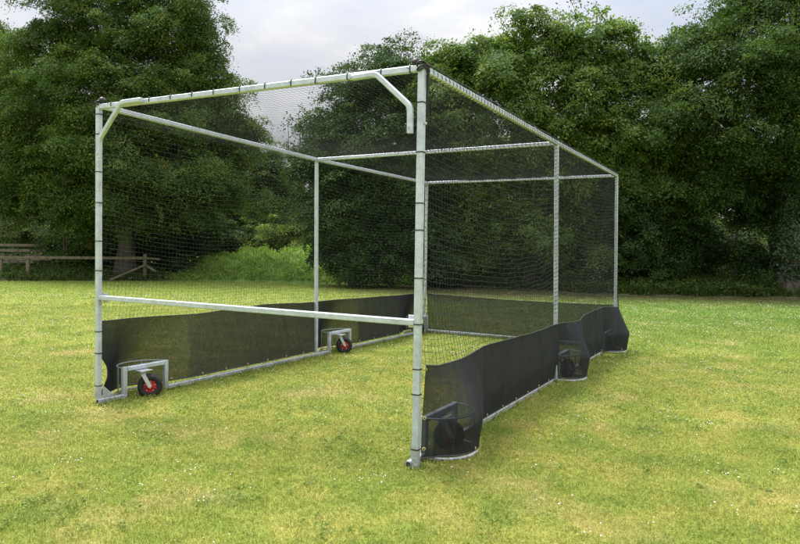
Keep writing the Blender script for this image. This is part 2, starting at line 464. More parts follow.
def wheel(s, j, hub, axis, pivot):
    hub = np.array(hub, float); ax = np.array(axis, float); ax /= np.linalg.norm(ax)
    e = CG(empty('castor_wheel', tuple(hub))); e.matrix_parent_inverse = Matrix.Translation(cage.location).inverted()
    def put(o):
        o.parent = e; o.matrix_parent_inverse = Matrix.Translation(hub).inverted(); return o
    ty = MB(); Ro, w = .115, .038
    prof = [(.060, -w*.62), (.069, -w*.9), (.086, -w*1.05), (.101, -w*.92), (.110, -w*.7)]
    for g in (-.5, -.25, 0, .25, .5): prof += [(Ro, w*(g-.09)), (Ro, w*(g+.07)), (Ro-.006, w*(g+.1)), (Ro-.006, w*(g+.14))]
    prof += [(.110, w*.7), (.101, w*.92), (.086, w*1.05), (.069, w*.9), (.060, w*.62)]
    ty.lathe(prof, hub, ax, 40); put(ty.build('tyre', M_rubber))
    ri = MB(); ri.lathe([(.066, -.028), (.062, -.02), (.05, -.012), (.034, -.026), (.02, -.034), (.0, -.034)][::-1], hub, ax, 32)
    ri.lathe([(.0, .034), (.02, .034), (.034, .026), (.05, .012), (.062, .02), (.066, .028)], hub, ax, 32)
    ri.lathe([(.066, -.028), (.068, 0), (.066, .028)], hub, ax, 32)
    u = np.cross(ax, (0, 0, 1)); u /= np.linalg.norm(u); w2 = np.cross(ax, u)
    for sg in (-1, 1):
        for i in range(5):
            a = 2*math.pi*i/5+.3; d = u*math.cos(a)+w2*math.sin(a)
            ri.beam(hub+ax*sg*.027+d*.022, hub+ax*sg*.021+d*.062, .012, .01, .002, up=tuple(ax))
    put(ri.build('rim', M_red))
    for i in range(5):
        bo = MB(); a = 2*math.pi*i/5+.93; d = u*math.cos(a)+w2*math.sin(a)
        bo.tube([hub+d*.048-ax*.022, hub+d*.048+ax*.022], .006, 6)
        put(bo.build('rim_bolt', M_zinc))
    fk = MB(); pv = np.array(pivot, float); yk = pv-np.array((0, 0, .03))
    tl = hub-yk; tl[2] = 0
    for sg in (-1, 1):
        q = ax*sg*.053; top = yk+q*.95; bot = hub+q
        fk.beam(top, bot, .036, .006, .001, up=tuple(ax))
        fk.tube([bot-ax*sg*.004, bot+ax*sg*.012], .011, 6)
    fk.beam(yk-ax*.053, yk+ax*.053, .05, .006, .001)
    fk.tube([hub-ax*.055, hub+ax*.055], .008, 8)
    fk.lathe([(.0, -.028), (.036, -.028), (.04, -.01), (.036, .0), (.0, .0)], yk+np.array((0, 0, .027)), (0.001, 0, 1), 20)
    fk.beam(pv-np.array((0, .065, .0)), pv+np.array((0, .065, 0)), .12, .006, .001)
    put(fk.build('fork', M_zinc))

HOOP = .225
for (s, j), (y0, y1) in BR.items():
    x = RX[s]; o = -1 if s == 'L' else 1; h = T/2
    mb = MB()
    mb.beam((x, y0-h+.0, .0), (x, y0-h, UH+h), T, up=(0, 1, 0)); mb.beam((x, y1+h, .0), (x, y1+h, UH+h), T, up=(0, 1, 0))
    mb.beam((x, y0-h+.026, UH), (x, y1+h-.026, UH), T*.97)
    br = CG(mb.build('wheel_bracket', M_galv))
    yc, ry = (y0+y1)/2, (y1-y0)/2+.04
    for z, r, hh in ((UH+.012, .0065, HOOP), (.018, .0115, HOOP+.03)):
        q = MB(); q.tube([(x+o*(.02+hh*math.sin(a)), yc-ry*math.cos(a), z) for a in np.linspace(0, math.pi, 25)], r, 8)
        sub(q.build('guard_hoop', M_rod if z > .1 else M_galv), br)
    for fr in (.28, .66):
        q = MB(); a = math.pi*fr; q.tube([(x+o*(.02+HOOP*math.sin(a)), yc-ry*math.cos(a), z) for z in (.022, UH+.012)], .0055, 8)
        sub(q.build('guard_rod', M_rod), br)
    if s == 'L':
        piv = (x+.055, yc-.075, UH-.028); hub = (x+.105, yc-.035, .103); axv = (.77, -.64, -.03) if j == 0 else (.72, -.69, 0)
        if j == 2: piv = (x+.01, yc-.12, UH-.028); hub = (x+.03, yc-.15, .105); axv = (.35, -.94, 0)
    else:
        piv = (x+.01, yc, UH-.028); hub = (x+.05, yc+.05, .105); axv = (.72, -.69, 0) if j == 0 else (.95, -.3, 0)
    wheel(s, j, hub, axv, piv)

# ---- fabric profile: how far the skirt is pushed out by the guard hoops
def hull(pts):
    pts = sorted(pts); up = []
    for p in pts:
        while len(up) >= 2 and (up[-1][0]-up[-2][0])*(p[1]-up[-2][1])-(up[-1][1]-up[-2][1])*(p[0]-up[-2][0]) >= 0: up.pop()
        up.append(p)
    return up
def bulge(s, soft=0):
    segs = []
    anchors = [(-.0, 1.10), (3.36, 4.45), (5.75, 6.75)]
    X = [0.]; Y = [0.]
    for j, (a0, a1) in enumerate(anchors):
        y0, y1 = BR[(s, j)]; yc, ry = (y0+y1)/2, (y1-y0)/2+.05
        pts = [(a0, 0.), (a1, 0.)]+[(yc-ry*math.cos(a), .02+(HOOP+.012)*math.sin(a)) for a in np.linspace(0, math.pi, 30)]
        if j == 2: pts = [(a0, 0.), (yc+ry+.07, 0.)]+pts[2:]
        hp_ = hull([p for p in pts])
        X += [p[0] for p in hp_]; Y += [p[1] for p in hp_]
    X.append(LR+.1); Y.append(0.)
    X = np.array(X); Y = np.array(Y); o = np.argsort(X, kind='stable'); X, Y = X[o], Y[o]
    yy = np.linspace(-.1, LR+.2, 1400); bb = np.interp(yy, X, Y)
    if soft:
        k = np.hanning(soft); k /= k.sum(); bb = np.convolve(np.pad(bb, soft, mode='edge'), k, 'same')[soft:-soft]
    return yy, bb
BUL = {s: (bulge(s, 9), bulge(s, 231)) for s in 'LR'}
def bfun(s, y, zf):
    """zf 0 at the foot of the skirt, 1 at its top edge"""
    (a, b), (c, d) = BUL[s]
    zf = np.clip((zf-.36)/.64, 0, 1); return np.interp(y, a, b)*(1-zf)+np.interp(y, c, d)*.40*zf

def smoothnoise(seed, n=8, fmax=3.):
    r = np.random.default_rng(seed); fr = r.uniform(.3, fmax, n); ph = r.uniform(0, 6.28, n); am = r.uniform(.3, 1, n)/np.sqrt(fr*3+1)
    return lambda x: sum(a*np.sin(f*x*2*math.pi/2+p) for f, p, a in zip(fr, ph, am))/n*2
nz = {k: smoothnoise(k) for k in range(20)}

def skirt_top(s, y):
    if s == 'R':
        z = np.interp(y, [0, .15, 1.0, 2.4, 3.36, 4.05, 4.45, 5.6, 6.7], [.70, .68, .70, .675, .69, .665, .69, .72, .66])
    elif s == 'L':
        z = np.interp(y, [0, 1.2, 2.3, 3.36, 5, 6.7], [.76, .74, .775, .74, .73, .70])
    else:
        z = np.interp(y, [0, 1.6, 3.3], [.70, .66, .67])
    return z+.008*nz[{'L': 1, 'R': 2, 'B': 3}[s]](y*2)

def skirt(s):
    U = np.arange(0, LR+.021, .02) if s != 'B' else np.arange(0, Wd+.01, .025)
    nv = 26; V = []; zt = skirt_top(s, U)
    for iv in range(nv+1):
        f = iv/nv
        z0 = .060 if s != 'B' else .055
        z = z0+(zt-z0)*f
        fold = .013*nz[4](U*6+f*1.3)+.009*nz[5](U*15-f*3)*np.sin(f*3.1)+.010*nz[14](U*4+f*5)*nz[15](U*9-f*7)
        fold = fold+.012*math.sin(math.pi*f)*nz[6](U*2.2)
        if s == 'R':
            b = bfun('R', U, f); zz = z-np.where(f < .04, .02*np.clip(b/.2, 0, 1), 0); x = 3.350+b+fold*min(1, f*5)-.033*max(0, 1-f/.35)
            # pulled in tight at the front post
            x = np.where(U < .1, 3.352+b+fold*U*10, x)
            V.append(np.stack([x, U+0*x, zz], 1))
        elif s == 'L':
            b = bfun('L', U, f); x = -.012-b-fold*.4
            # loose front edge, torn from its ties low down
            gap = .115*math.exp(-((z.mean()-.26)/.15)**2)
            yy = U+gap*np.exp(-U/.12)+.03*f*0
            V.append(np.stack([x, yy, z-np.where(f < .04, .02*np.clip(b/.2, 0, 1), 0)], 1))
        else:
            V.append(np.stack([U, 6.745+fold, z], 1))
    V = np.concatenate(V); nu = len(U)
    i = np.arange(nv)[:, None]*nu+np.arange(nu-1)[None]
    F = np.stack([i, i+1, i+nu+1, i+nu], -1).reshape(-1, 4)
    me = raw_mesh('skirt_panel', V, F, smooth=True)
    o = CG(link('skirt_panel', me, M_cloth))
    # hem cord along the top and the foot
    top = V[-nu:]; q = MB(); q.tube(top[::2], .005, 5); sub(q.build('hem', M_cord), o)
    q = MB(); q.tube(V[:nu][::2]+np.array((0, 0, .006)), .006, 5); sub(q.build('hem', M_cord), o)
    if s != 'B':
        for y in list(np.arange(.95, 3.2, .36))+list(np.arange(4.5, 6.2, .42))+[.42]:
            k = int(np.argmin(abs(V[:nu, 1]-y))); p = V[k]
            q = MB(); sgn = 1 if s == 'R' else -1
            side = 1 if s == 'R' else 1
            for sd in (-1, 1):
                q.lathe([(.006, -.002), (.011, -.003), (.0125, 0), (.011, .003), (.006, .002)], p+np.array((sd*.004, 0, .022)), (1, .1, 0), 14)
            q.tube([p+np.array((0, -.004, .022)), p+np.array((sgn*.01, 0, -.012)), p+np.array((-sgn*.03, 0, -.05)), p+np.array((-sgn*.055, .006, -.0))], .0035, 5)
            sub(q.build('eyelet', M_brass), o)
    return o
for s in 'LRB': skirt(s)
# eyelets up the front post
for z in (.13, .34, .67):
    q = MB(); q.lathe([(.006, -.002), (.012, -.003), (.0135, 0), (.012, .003), (.006, .002)], (3.372, .005, z), (.7, -.7, 0), 14)
    CG(q.build('eyelet', M_brass))

# ---- netting: every twine is real geometry
def tubes(lines, r, k=3):
    """lines (L, n, 3) -> verts, quads of k-sided tubes"""
    L, n, _ = lines.shape
    t = np.gradient(lines, axis=1); t /= np.linalg.norm(t, axis=2, keepdims=True)+1e-9
    ref = np.array((.31, .52, .79)); u = np.cross(t, ref); u /= np.linalg.norm(u, axis=2, keepdims=True)+1e-9; w = np.cross(t, u)
    ang = 2*np.pi*np.arange(k)/k
    V = lines[:, :, None]+r*(u[:, :, None]*np.cos(ang)[:, None]+w[:, :, None]*np.sin(ang)[:, None])
    idx = np.arange(L*n*k).reshape(L, n, k)
    a = idx[:, :-1]; b = idx[:, 1:]
    F = np.stack([a, np.roll(a, -1, 2), np.roll(b, -1, 2), b], -1).reshape(-1, 4)
    return V.reshape(-1, 3), F

def net(name, fn, nu, nv, r=.0014):
    u = np.linspace(0, 1, nu+1); v = np.linspace(0, 1, nv+1)
    UU, VV = np.meshgrid(u, v, indexing='ij'); P = fn(UU, VV)            # (nu+1, nv+1, 3)
    v1, f1 = tubes(P, r); v2, f2 = tubes(np.swapaxes(P, 0, 1), r)
    V = np.concatenate([v1, v2]); F = np.concatenate([f1, f2+len(v1)])
    return CG(link(name, raw_mesh(name, V, F, smooth=True), M_net))

def side_net(s):
    def fn(u, v):
        y = u*LR; zt = skirt_top(s, y); z = zt+(2.675-zt)*v
        bay = np.where(y < LM, y/LM, (y-LM)/(LR-LM)); bs = np.sin(np.pi*np.clip(bay, 0, 1))
        sag = bs*(.10*v*(1-v)*4*.9+.05*np.sin(np.pi*v))
        z = z-sag+.022*nz[8](y*3+v*5)*np.sin(np.pi*v)+.010*nz[9](y*9+v*11)*np.sin(np.pi*v)
        belly = .045*np.sin(np.pi*v)*bs+.02*nz[10](y*1.6+v*2)*np.sin(np.pi*v)
        b = bfun(s, y, 1.0)*np.clip(1-(v/.30), 0, 1)**1.6
        if s == 'R': x = 3.350+(3.29-3.350)*v+b+belly*.6
        else: x = -.012-.02*v-b+belly
        yy = y+.008*nz[11](z*4+y)*np.sin(np.pi*v)
        return np.stack([x, yy, z], -1)
    return net('side_net', fn, 149, 44, .0014 if s == 'R' else .00095)
side_net('L'); side_net('R')
def back(u, v):
    x = u*Wd; z0 = skirt_top('B', x); z = z0+(2.68-z0)*v-.10*np.sin(np.pi*u)*v*(1-v)*2+.008*nz[12](x*4)
    return np.stack([x, 6.735+.05*np.sin(np.pi*u)*np.sin(np.pi*v), z], -1)
net('back_net', back, 73, 44)
def roof(u, v):
    y = u*LR; x = v*Wd
    bay = np.where(y < LM, y/LM, (y-LM)/(LR-LM)); bs = np.sin(np.pi*np.clip(bay, 0, 1))
    edge = 2.71-.035*v*(1-u)
    z = edge-.11*bs*np.sin(np.pi*v)+.012*nz[13](y*2+x*3)*np.sin(np.pi*v)
    return np.stack([np.where(v < .5, x-.034*(1-2*np.minimum(v, .5)), x-.006), y, z-.075*np.clip(1-v*5, 0, 1)], -1)
net('roof_net', roof, 149, 73, .00085)

# ================================================================== GROUND
def lawn():
    # fine near the camera, coarse to the horizon
    r = np.concatenate([np.arange(0, 30, 1.0), np.geomspace(30, 900, 26)]); a = np.linspace(0, 2*np.pi, 73)[:-1]
    V = [(CX, CY, -.006)]; F3 = []
    for rr in r[1:]:
        for aa in a: V.append((CX+rr*math.cos(aa), CY+rr*math.sin(aa), -.006))
    k = len(a); mb = MB(); F = []
    for i in range(k): F.append((0, 1+i, 1+(i+1) % k))
    for j in range(len(r)-2):
        for i in range(k): F.append((1+j*k+i, 1+(j+1)*k+i, 1+(j+1)*k+(i+1) % k, 1+j*k+(i+1) % k))
    mb.add(V, F, True)
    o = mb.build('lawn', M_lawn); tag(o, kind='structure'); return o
lawn()

def cam_ground(t, d):
    """t lateral tangent, d forward distance -> xy"""
    return CX+HF[0]*d+HR[0]*d*t, CY+HF[1]*d+HR[1]*d*t

# lawn edge in the photograph (px, depth)
EDGE = [(-200, 24.5), (0, 25.6), (150, 27.7), (300, 29.0), (420, 28.0), (540, 25.5), (640, 23.9), (790, 24.2), (1000, 25)]
def edge_depth(t):
    px = 400+t*FPX
    return np.interp(px, [e[0] for e in EDGE], [e[1] for e in EDGE])

def blades(n, d0, d1, h0, h1, w, tmax=.80):
    d = np.sqrt(rng.uniform(d0**2, d1**2, n)); t = rng.uniform(-tmax, tmax, n)
    ok = d < edge_depth(t)+.4; d, t = d[ok], t[ok]
    x, y = cam_ground(t, d)
    return x, y, d

def grass():
    Vs, Fs, Ts = [], [], []; base = 0
    for n, d0, d1, h0, h1, w in ((230000, 2.6, 5.6, .014, .040, .0030), (210000, 5.6, 9.5, .014, .042, .0046), (170000, 9.5, 16, .016, .044, .0075), (150000, 16, 29.5, .018, .05, .014)):
        x, y, d = blades(n, d0, d1, h0, h1, w); n = len(x)
        # tufts: taller, denser groups
        tuft = .5+.5*np.sin(x*5.1+1.7*np.sin(y*3.3))*np.sin(y*4.3+1.3*np.sin(x*2.9)); tuft = .62+.38*tuft
        h = rng.uniform(h0, h1, n)*tuft*rng.choice([.7, 1., 1., 1.35], n); az = rng.uniform(0, 2*np.pi, n); lean = rng.uniform(.15, 1.25, n)
        dx, dy = np.cos(az), np.sin(az); wx, wy = -dy, dx; ww = w*rng.uniform(.6, 1.3, n)
        p0 = np.stack([x, y, np.full(n, -.004)], 1)
        side = np.stack([wx, wy, 0*x], 1)*ww[:, None]*.5
        m1 = p0+np.stack([dx*lean*h*.35, dy*lean*h*.35, h*.6], 1); m2 = p0+np.stack([dx*lean*h, dy*lean*h, h*np.clip(1.05-.35*lean, .45, 1)], 1)
        V = np.stack([p0-side, p0+side, m1+side*.85, m1-side*.85, m2+side*.15, m2-side*.15], 1).reshape(-1, 3)
        i = np.arange(n)[:, None]*6+base
        F = np.concatenate([i+np.array([[0, 1, 2, 3]]), i+np.array([[3, 2, 4, 5]])], 0)
        tint = np.repeat(np.clip(rng.normal(.5, .23, n), 0, 1), 6)
        Vs.append(V); Fs.append(F); Ts.append(tint); base += len(V)
    n = 60000; d = np.sqrt(rng.uniform(2.6**2, 9.0**2, n)); t = rng.uniform(-.8, .8, n); x, y = cam_ground(t, d)
    az = rng.uniform(0, 2*np.pi, n); L = rng.uniform(.02, .06, n); dx, dy = np.cos(az), np.sin(az); zz = rng.uniform(.006, .028, n)
    side = np.stack([-dy, dx, 0*x], 1)*.0011*(d/4)[:, None]; p0 = np.stack([x, y, zz], 1); p1 = p0+np.stack([dx*L*.5, dy*L*.5, .004+0*x], 1); p2 = p0+np.stack([dx*L, dy*L, -.004+0*x], 1)
    V = np.stack([p0-side, p0+side, p1+side, p1-side, p2+side*.3, p2-side*.3], 1).reshape(-1, 3); i = np.arange(n)[:, None]*6+base
    Vs.append(V); Fs.append(np.concatenate([i+np.array([[0, 1, 2, 3]]), i+np.array([[3, 2, 4, 5]])], 0)); Ts.append(np.repeat(rng.uniform(.88, 1, n), 6)); base += len(V)
    n = 26000; e_ = rng.integers(0, 4, n); q = rng.uniform(0, 1, n); j_ = rng.normal(0, .035, n)
    x = np.where(e_ == 0, .03+j_, np.where(e_ == 1, 3.29+j_, np.where(e_ == 2, 3.35+j_*.8, q*3.3))); y = np.where(e_ < 3, q*6.75-.06, 6.73+j_)
    keep = ~((e_ == 2) & (y > 1.0)) & (e_ != 3) | (e_ == 3); x, y = x[keep], y[keep]; n = len(x)
    h = rng.uniform(.02, .085, n)*(.6+.4*np.sin(y*7+x*3)*np.sin(y*17)); az = rng.uniform(0, 2*np.pi, n); lean = rng.uniform(.1, .8, n); dx, dy = np.cos(az), np.sin(az)
    side = np.stack([-dy, dx, 0*x], 1)*.0022; p0 = np.stack([x, y, np.full(n, -.004)], 1)
    m1 = p0+np.stack([dx*lean*h*.35, dy*lean*h*.35, h*.6], 1); m2 = p0+np.stack([dx*lean*h, dy*lean*h, h], 1)
    V = np.stack([p0-side, p0+side, m1+side*.85, m1-side*.85, m2+side*.15, m2-side*.15], 1).reshape(-1, 3); i = np.arange(n)[:, None]*6+base
    Vs.append(V); Fs.append(np.concatenate([i+np.array([[0, 1, 2, 3]]), i+np.array([[3, 2, 4, 5]])], 0)); Ts.append(np.repeat(np.clip(rng.normal(.4, .2, n), 0, 1), 6))
    me = raw_mesh('grass', np.concatenate(Vs), np.concatenate(Fs), {'tint': np.concatenate(Ts)})
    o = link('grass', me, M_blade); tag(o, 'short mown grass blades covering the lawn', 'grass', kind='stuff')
grass()

def clover():
    """small white clover heads in loose drifts"""
    nc = 1000; d = np.sqrt(rng.uniform(3.2**2, 20**2, nc)); t = rng.uniform(-.72, .72, nc)
    k = rng.poisson(4.6, nc)+1; d = np.repeat(d, k); t = np.repeat(t, k); n = len(d)
    x, y = cam_ground(t, d); x = x+rng.normal(0, .11, n)*np.clip(d/6, .7, 2); y = y+rng.normal(0, .11, n)*np.clip(d/6, .7, 2)
    r = rng.uniform(.003, .0068, n)*np.clip(d/7, 1, 1.6); z = rng.uniform(.02, .038, n)
    # squat ten-sided heads
    ring = [(0, -.55, 6)]; a = np.arange(6)*np.pi/3
    pts = [np.array([[0, 0, -.6]]), np.stack([np.cos(a)*.9, np.sin(a)*.9, 0*a-.15], 1), np.stack([np.cos(a+.5)*.72, np.sin(a+.5)*.72, 0*a+.4], 1), np.array([[0, 0, .7]])]
    P = np.concatenate(pts); q = len(P)
    F = [(0, 1+(i+1) % 6, 1+i, 1+i) for i in range(6)]
    tri = [(0, 1+(i+1) % 6, 1+i) for i in range(6)]
    for i in range(6): tri += [(1+i, 1+(i+1) % 6, 7+i), (7+i, 1+(i+1) % 6, 7+(i+1) % 6)]
    tri += [(7+i, 7+(i+1) % 6, 13) for i in range(6)]
    tri = np.array(tri)
    V = (P[None]*r[:, None, None]*rng.uniform(.8, 1.2, (n, q, 1))+np.stack([x, y, z], 1)[:, None]).reshape(-1, 3)
    Fa = (tri[None]+(np.arange(n)*q)[:, None, None]).reshape(-1, 3)
    o = link('clover_flowers', raw_mesh('clover_flowers', V, Fa), M_white)
    tag(o, 'tiny white clover flowers scattered through the lawn', 'flowers', kind='stuff')
clover()

def lawn_weeds():
    """low broad-leaved clover and daisy rosettes among the blades"""
    nc = 260; d = np.sqrt(rng.uniform(3.0**2, 13**2, nc)); t = rng.uniform(-.72, .72, nc); k = rng.poisson(7, nc)+1
    d = np.repeat(d, k); t = np.repeat(t, k); x, y = cam_ground(t, d); n = len(x)
    x = x+rng.normal(0, .16, n); y = y+rng.normal(0, .16, n)
    P = np.stack([x, y, rng.uniform(.016, .030, n)], 1)
    V, F, tn = leaf_cloud(P, np.tile((0, 0, 1.), (n, 1))+rng.normal(0, .15, (n, 3)), rng.uniform(.03, .07, n), 16, .017, .12, .45, None, rng, .8)
    o = link('lawn_weeds', raw_mesh('lawn_weeds', V, F, {'tint': tn}), foliage('clover_leaf', (.115, .175, .034), (.17, .24, .048), (.235, .30, .075), trans=.3))
    tag(o, 'low clover and daisy leaves growing in patches in the lawn', 'weeds', kind='stuff')

# ================================================================== TREES
def leaf_cloud(P, Nrm, rad, per, leaf, flat=.3, spread=.55, tint0=None, r=rng, aspect=.55):
    """P (n,3) spray centres, Nrm (n,3) spray normals, rad (n) spray radii -> verts, quads, tint"""
    n = len(P); per = np.maximum(4, (per*np.ones(n)*r.uniform(.6, 1.4, n))).astype(int)
    idx = np.repeat(np.arange(n), per); m_ = len(idx)
    nr = Nrm/np.linalg.norm(Nrm, axis=1, keepdims=True)
    a = np.cross(nr, r.normal(0, 1, (n, 3))); a /= np.linalg.norm(a, axis=1, keepdims=True); b = np.cross(nr, a)
    g = r.normal(0, .5, (m_, 3)); q = np.linalg.norm(g[:, :2], axis=1)
    off = (a[idx]*g[:, :1]+b[idx]*g[:, 1:2])*rad[idx, None]+nr[idx]*(g[:, 2:]*flat-.22*q[:, None]**2)*rad[idx, None]
    c = P[idx]+off
    nl = nr[idx]+r.normal(0, spread, (m_, 3)); nl /= np.linalg.norm(nl, axis=1, keepdims=True)
    ax = off+r.normal(0, .35, (m_, 3))*rad[idx, None]; ax -= nl*np.sum(ax*nl, 1, keepdims=True); ax /= np.linalg.norm(ax, axis=1, keepdims=True)+1e-6
    bx = np.cross(nl, ax); l = leaf*r.uniform(.6, 1.35, m_)[:, None]
    v0 = c-ax*l*.5; v1 = c+bx*l*aspect*.5+ax*l*.05-nl*l*.08; v2 = c+ax*l*.5-nl*l*.1; v3 = c-bx*l*aspect*.5+ax*l*.05-nl*l*.08
    V = np.stack([v0, v1, v2, v3], 1).reshape(-1, 3); F = np.arange(m_*4).reshape(-1, 4)
    ct = (r.normal(.5, .17, n) if tint0 is None else tint0)
    t = np.clip(ct[idx]+r.normal(0, .13, m_), 0, 1)
    return V, F, np.repeat(t, 4)
lawn_weeds()

def lobe_points(lobes, dens, r, inner=.45):
    """spray centres through the shells of a union of ellipsoids"""
    Ps, Ns, Ls = [], [], []
    for li, (c, rad) in enumerate(lobes):
        c = np.array(c); rad = np.array(rad); area = 4*np.pi*((rad[0]*rad[1])**1.6/3+(rad[0]*rad[2])**1.6/3+(rad[1]*rad[2])**1.6/3)**(1/1.6)
        # boughs: groups of sprays on the outside, looser fill within
        nb = max(4, int(area*dens*.65/11)); db = r.normal(0, 1, (nb, 3)); db /= np.linalg.norm(db, axis=1, keepdims=True)
        k = r.normal(0, 2.6, (5, 3)); ph = r.uniform(0, 6.28, 5)
        lump = 1+.11*np.sum(np.sin(db@k.T+ph), 1)/1.6
        pb = db*rad*(r.uniform(.80, 1.02, nb)*lump)[:, None]
        nk = r.poisson(11, nb)+1; ib = np.repeat(np.arange(nb), nk)
        p1 = pb[ib]+r.normal(0, 1, (len(ib), 3))*np.array((.52, .52, .27))*r.uniform(.7, 1.3, nb)[ib, None]
        nf = int(area*dens*.75); df = r.normal(0, 1, (nf, 3)); df /= np.linalg.norm(df, axis=1, keepdims=True)
        p0 = np.concatenate([p1, df*rad*r.uniform(.4, .85, nf)[:, None]]); n = len(p0)
        p = c+p0; nn = p0/rad**2; nn /= np.linalg.norm(nn, axis=1, keepdims=True)
        keep = np.ones(n, bool)
        for lj, (c2, rad2) in enumerate(lobes):
            if lj != li: keep &= np.linalg.norm((p-np.array(c2))/np.array(rad2), axis=1) > inner
        Ps.append(p[keep]); Ns.append(nn[keep]); Ls.append(np.full(keep.sum(), li))
    return np.concatenate(Ps), np.concatenate(Ns), np.concatenate(Ls)

def limb(mb, a, b, r0, r1, r, k=7, wob=.12, n=6):
    a = np.array(a, float); b = np.array(b, float); L = np.linalg.norm(b-a); P = []; side = r.normal(0, 1, 3)*wob*L*.5
    for t in np.linspace(0, 1, n): P.append(a+(b-a)*t+side*math.sin(math.pi*t)*.5+np.array((0, 0, .10*L*math.sin(math.pi*t)))+r.normal(0, .012*L, 3)*(0 < t < 1))
    mb.tube(P, 1.0, k, radii=list(np.linspace(r0, r1, n)))
    return P

def axes_lobe(px, py, d, rx, ry, rd=None):
    """lobe given by where it stands: column, height and distance, with its half-sizes in px at that distance"""
    s = d/FPX
    return (W(px, py, d), (rx*s, (rd if rd else rx*.8)*s, ry*s))

def tree(name, label, cat, base, lobes, mats, trunk_r, seed, dens=2.0, per=62, leaf=.16, spray=.5, flat=.3, up=.55, group=None,
         trunk_top=None, twig=.10, shoots=None, lean=(0, 0), spread=.55, inner=.45, trunks=1, gap=.45):
    r = np.random.default_rng(seed); base = np.array(base, float)
    root = empty(name, tuple(base)); tag(root, label, cat, group)
    inv = Matrix.Translation(root.location).inverted()
    def put(o): o.parent = root; o.matrix_parent_inverse = inv; return o
    # lobes are world ellipsoids aligned with the view's ground axes: rotate into place
    cs, sn = math.cos(-YAW), math.sin(-YAW)
    rot = np.array(((cs, -sn, 0), (sn, cs, 0), (0, 0, 1.)))
    loc = [(rot.T@(np.array(c)-base), rad) for c, rad in lobes]
    P, Nn, Ls = lobe_points(loc, dens, r, inner)
    P = P@rot.T+base; Nn = Nn@rot.T
    kp = P[:, 2] > base[2]+.25; P, Nn, Ls = P[kp], Nn[kp], Ls[kp]
    sn_ = Nn*(1-up)+np.array((0, 0, 1.))*up+r.normal(0, .22, Nn.shape)
    rad = spray*r.uniform(.6, 1.35, len(P))
    tint = np.clip(r.normal(.44, .19, len(P)), 0, 1)
    V, F, tn = leaf_cloud(P, sn_, rad, per, leaf, flat, spread, tint, r)
    mt_leaf, mt_bark = mats
    if shoots:                                               # upright leafy shoots above the top
        SP = []; SN = []; SR = []
        tops = [(c, rd) for c, rd in lobes]
        for (px, y0, y1, d) in shoots:
            for q in np.linspace(0, 1, max(4, int(abs(y0-y1)/2.2))):
                p = W(px+3*math.sin(q*4+px), y0+(y1-y0)*q, d)+r.normal(0, .10, 3); SP.append(p); SN.append(r.normal(0, .6, 3)+np.array((0, 0, .5))); SR.append(.26*(1-.55*q)+.07)
        V2, F2, t2 = leaf_cloud(np.array(SP), np.array(SN), np.array(SR), 15, leaf*1.15, .8, .8, None, r)
        F = np.concatenate([F, F2+len(V)]); V = np.concatenate([V, V2]); tn = np.concatenate([tn, np.clip(t2+.1, 0, 1)])
    put(link('crown', raw_mesh('crown', V, F, {'tint': tn}), mt_leaf))
    # trunk and limbs
    cen = np.array([c for c, _ in lobes]); tt = trunk_top if trunk_top is not None else base+np.array((lean[0], lean[1], (cen[:, 2].mean()-base[2])*.75))
    tb = MB(); tt = np.array(tt, float)
    forks = []
    for q in range(trunks):
        off = r.normal(0, gap, 3)*(trunks > 1); off[2] = 0
        n = 9; PP = [base+off*.3+(tt+off*2-base-off*.3)*t+np.array((.10*math.sin(t*5+q), .08*math.cos(t*4+q), 0))*trunk_r*2*(t > 0)-np.array((0, 0, .15))*(t == 0) for t in np.linspace(0, 1, n)]
        rr = [trunk_r*(1.5 if i == 0 else 1.12 if i == 1 else 1-.62*i/(n-1)) for i in range(n)]
        tb.tube(PP, 1.0, 12, radii=rr); forks.append(PP)
    put(tb.build('trunk', mt_bark))
    bb = MB()
    for li, (c, rd) in enumerate(lobes):
        PP = forks[li % trunks]; st = PP[min(len(PP)-1, 4+li % 5)]
        limb(bb, st, c, trunk_r*.42, trunk_r*.16, r)
        ids = np.where(Ls == li)[0]
        for i in r.choice(ids, min(len(ids), max(3, int(len(ids)*twig))), replace=False) if len(ids) else []:
            limb(bb, np.array(c)+(P[i]-np.array(c))*r.uniform(.0, .3), P[i], trunk_r*.11+.006, .006, r, 4, .1, 4)
    for (px, y0, y1, d) in shoots or []:
        limb(bb, W(px, y0+22, d+.2), W(px, y1, d), .02, .004, r, 4, .03, 4)
    put(bb.build('branches', mt_bark))
    return root

bark_oak = bark('oak_bark', (.085, .072, .055)); bark_grey = bark('grey_bark', (.11, .10, .08)); bark_ivy = bark('brown_bark', (.10, .078, .058))
LF_oak = foliage('oak_leaf', (.048, .092, .019), (.088, .150, .030), (.17, .235, .056), odd=(.24, .15, .03))
LF_maple = foliage('maple_leaf', (.046, .088, .021), (.08, .135, .032), (.135, .19, .052))
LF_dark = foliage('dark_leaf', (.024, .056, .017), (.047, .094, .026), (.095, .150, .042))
LF_hazel = foliage('hazel_leaf', (.052, .105, .022), (.12, .195, .042), (.245, .32, .085), odd=(.22, .22, .04), rough=.5, spec=.2)
LF_ash = foliage('ash_leaf', (.034, .072, .018), (.068, .122, .029), (.13, .185, .048), odd=(.28, .22, .03))
LF_ivy = foliage('ivy_leaf', (.018, .042, .013), (.036, .074, .022), (.07, .12, .04), trans=.15, spec=.6)
LF_willow = foliage('willow_leaf', (.075, .11, .04), (.12, .165, .065), (.18, .23, .10))
LF_far = foliage('far_leaf', (.09, .15, .025), (.16, .235, .045), (.25, .32, .07))
LF_weed = foliage('weed_leaf', (.045, .085, .018), (.075, .125, .026), (.13, .17, .045))

